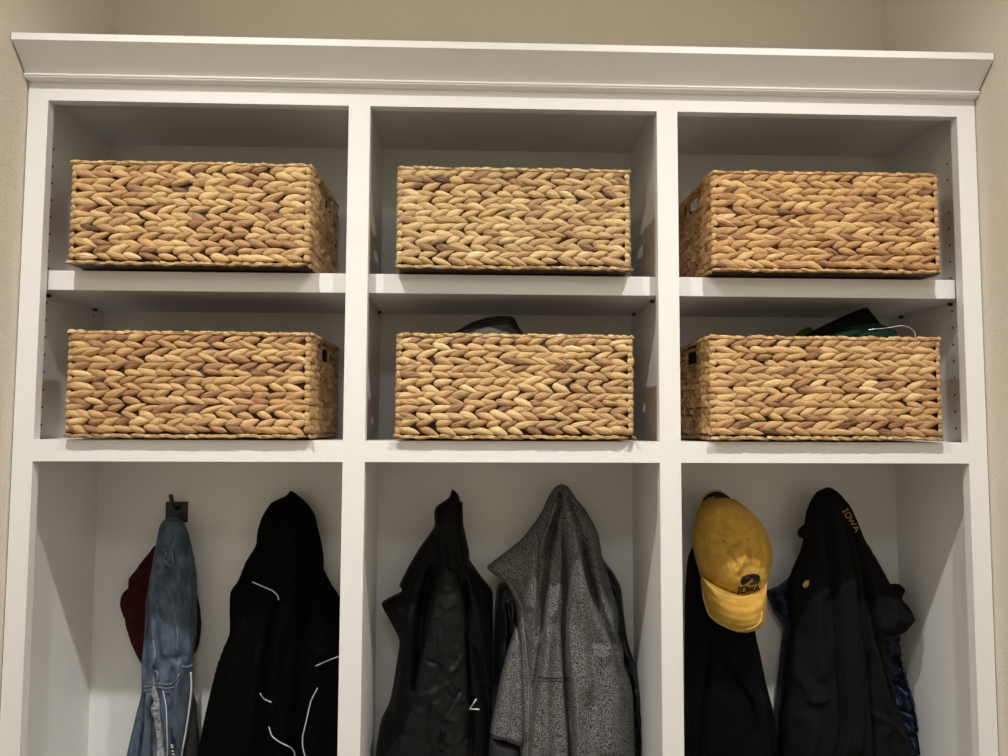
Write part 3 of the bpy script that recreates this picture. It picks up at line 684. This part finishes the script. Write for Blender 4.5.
strokes('hood_lettering', br_, letters('IOWA', 842.3, 510.5, .52, .86, 4.6, -2.6, {'I': 3.2, 'O': 4.6, 'W': 7.4, 'A': 5.6}, 1.5), .0009, GOLD, bh, .0008)
V, F = merge([tube(None, [hit(br_, u, v, .001) for u, v in [(806.8, 580.8), (805, 585.5), (805.2, 588)]], [.003, .0052, .002], None, flat=.4), tube(None, [hit(br_, u, v, .001) for u, v in [(808.4, 580), (808, 584), (806.8, 587)]], [.0015, .003, .0015], None, flat=.4)])
raw('gold_patch', V, F, GOLD, bh)

# ------------------------------------------------------------------ things in the lower baskets
DARKCAP = mat('dark_olive_cap_cloth', (.0085, .0080, .0058), .8, .15, bump=.4, bscale=400, var=(.014, .013, .009), vscale=60)
BRIMIN = mat('grey_brim_lining', (.07, .066, .052), .7, .3, bump=.8, bscale=180, stretch=(6, 1, 1))
cp = thing('cap', 'dark cap sticking up out of the basket above the grey hoodie', 'cap', (0, .06, R1 + .02))
relief('cap_crown', [(451, 335), (460, 329), (472.7, 322), (487.6, 317.4), (499.5, 316), (511.4, 316.2), (515, 319), (519, 327), (524.5, 336), (530, 360), (524, 400), (505, 418), (480, 416), (455, 390), (446, 355)], .10, .055, .06, DARKCAP, cp, [F_([(466, 336), (485, 326), (510, 322)], -.006, .004)], seed=30, yback=.118)
cx1 = [at(u, v, .052) for u, v in [(465, 337), (478, 330.5), (492, 327.5)]]
relief('brim_lining', [(466, 336), (476, 330), (489, 326.8), (500, 329), (512, 334), (516, 350), (500, 362), (470, 356)], .058, .014, .02, BRIMIN, cp, seed=31, yback=.064)
GREEN = mat('dark_green_cloth', (.0018, .0035, .003), .8, .12, bump=.3, bscale=300)
GREEN2 = mat('bottle_green_cloth', (.004, .026, .018), .8, .15, bump=.3, bscale=300, var=(.003, .018, .013), vscale=50)
GREEN3 = mat('leaf_green_cloth', (.035, .085, .018), .7, .4)
WIRE = mat('silver_wire', (.75, .75, .74), .25, .5, metal=1)
gc = thing('folded_cloth', 'dark green folded cloth poking out of the basket in a pointed wedge', 'cloth', (.56, .09, R1 + .02))
relief('outer_fold', [(806, 336), (812, 331), (833, 320.7), (850, 313), (864.7, 307.6), (868, 311), (880, 325.6), (886, 345), (880, 420), (815, 420), (806, 360)], .115, .028, .03, GREEN, gc, seed=33, yback=.125)
relief('inner_fold', [(828, 336), (842, 329), (860, 325), (878, 323.5), (888, 327), (895, 332), (898, 345), (895, 415), (832, 415), (827, 350)], .075, .018, .02, GREEN2, gc, [F_([(845, 345), (860, 334), (880, 331)], -.004, .003)], seed=34, yback=.083)
gl = thing('folded_cloth', 'small leaf green cloth corner beside the dark green wedge in the basket', 'cloth', (.47, .14, R1 + .02))
relief('cloth_corner', [(795, 336), (800, 331), (808.5, 326.8), (812.6, 329), (820, 345), (822, 420), (790, 420), (790, 350)], .150, .012, .02, GREEN3, gl, seed=35, yback=.158)
wr_ = thing('wire_hanger', 'thin silver wire loop curving over the rim of the basket with green cloth', 'wire', (.66, .045, .2))
wp = [(868.5, 330.4), (871, 329.4), (880, 329), (888, 328), (894, 327), (899, 326.3), (904, 327.6), (908, 330.5), (910, 334), (910, 352)]
pts = [(at(u, v, .045)[0], .045 - .002 * i, at(u, v, .045)[1]) for i, (u, v) in enumerate(wp)]
pts = [tuple(Vector(pts[i]).lerp(Vector(pts[i + 1]), t)) for i in range(len(pts) - 1) for t in (0, .5)] + [pts[-1]]
tube('wire_loop', pts, .0010, WIRE, wr_)
tube('wire_tip', [pts[0], pts[1], pts[2]], [.0022, .0018, .0010], WIRE, wr_)

# ------------------------------------------------------------------ lamps of the room, plus an added fill light
def downlight(x, y, power, label, size=140, blend=.25, lc=(1, .985, .955)):
    t = thing('recessed_light', label, 'light', (x, y, CEILZ), 'recessed ceiling lights')
    V = []; F = []
    for r_, z in ((.052, CEILZ - .001), (.055, CEILZ - .006), (.078, CEILZ - .006), (.080, CEILZ - .0005)):
        for k in range(32): V.append((x + r_ * math.cos(k * math.pi / 16), y + r_ * math.sin(k * math.pi / 16), z))
    for i in range(3):
        for k in range(32): F.append((i * 32 + k, i * 32 + (k + 1) % 32, (i + 1) * 32 + (k + 1) % 32, (i + 1) * 32 + k))
    raw('trim_ring', V, F, CEIL, t)
    raw('lens', [(x + .052 * math.cos(k * math.pi / 16), y + .052 * math.sin(k * math.pi / 16), CEILZ - .002) for k in range(32)], [tuple(range(32))[::-1]], LENS, t, False)
    l = bpy.data.lights.new('lamp', 'SPOT'); l.energy = power; l.color = lc; l.spot_size = math.radians(size); l.spot_blend = blend; l.shadow_soft_size = .022
    o = bpy.data.objects.new('lamp', l); COL.objects.link(o); o.location = (x, y, CEILZ - .03 + Z0)
    return t
downlight(-.60, -.85, 104, 'round recessed ceiling light in front of the cubby column over the denim garment', 126, 1.0)
downlight(.55, -.85, 104, 'round recessed ceiling light in front of the cubby column over the yellow cap', 126, 1.0)
fl = thing('fill_light', 'wide round fill light added on the ceiling behind the viewer', 'light', (0, -2.3, CEILZ))  # unseen fixture added behind the camera as soft fill for the cabinet
lz = [(.30, CEILZ - .0005), (.30, CEILZ - .02), (.285, CEILZ - .03)]
raw('fill_rim', [(r_ * math.cos(k * math.pi / 24), -2.3 + r_ * math.sin(k * math.pi / 24), z) for r_, z in lz for k in range(48)],
    [(i * 48 + k, i * 48 + (k + 1) % 48, (i + 1) * 48 + (k + 1) % 48, (i + 1) * 48 + k) for i in range(2) for k in range(48)], CEIL, fl)
raw('fill_diffuser', [(.285 * math.cos(k * math.pi / 24), -2.3 + .285 * math.sin(k * math.pi / 24), CEILZ - .03) for k in range(48)], [tuple(range(48))[::-1]], LENS, fl, False)
al = bpy.data.lights.new('lamp', 'AREA'); al.shape = 'DISK'; al.size = .55; al.energy = 7; al.color = (.84, .93, 1)  # area lamp of the added fill, wide for soft shadow edges
ao = bpy.data.objects.new('lamp', al); COL.objects.link(ao); ao.location = (0, -2.3, CEILZ - .045 + Z0)
w = bpy.data.worlds.new('world'); scene.world = w; w.use_nodes = True
w.node_tree.nodes['Background'].inputs[0].default_value = (.5, .5, .5, 1); w.node_tree.nodes['Background'].inputs[1].default_value = .3

vs_ = scene.view_settings; vs_.view_transform = 'Standard'; vs_.look = 'None'; vs_.gamma = 1; vs_.use_curve_mapping = False; vs_.exposure = 0
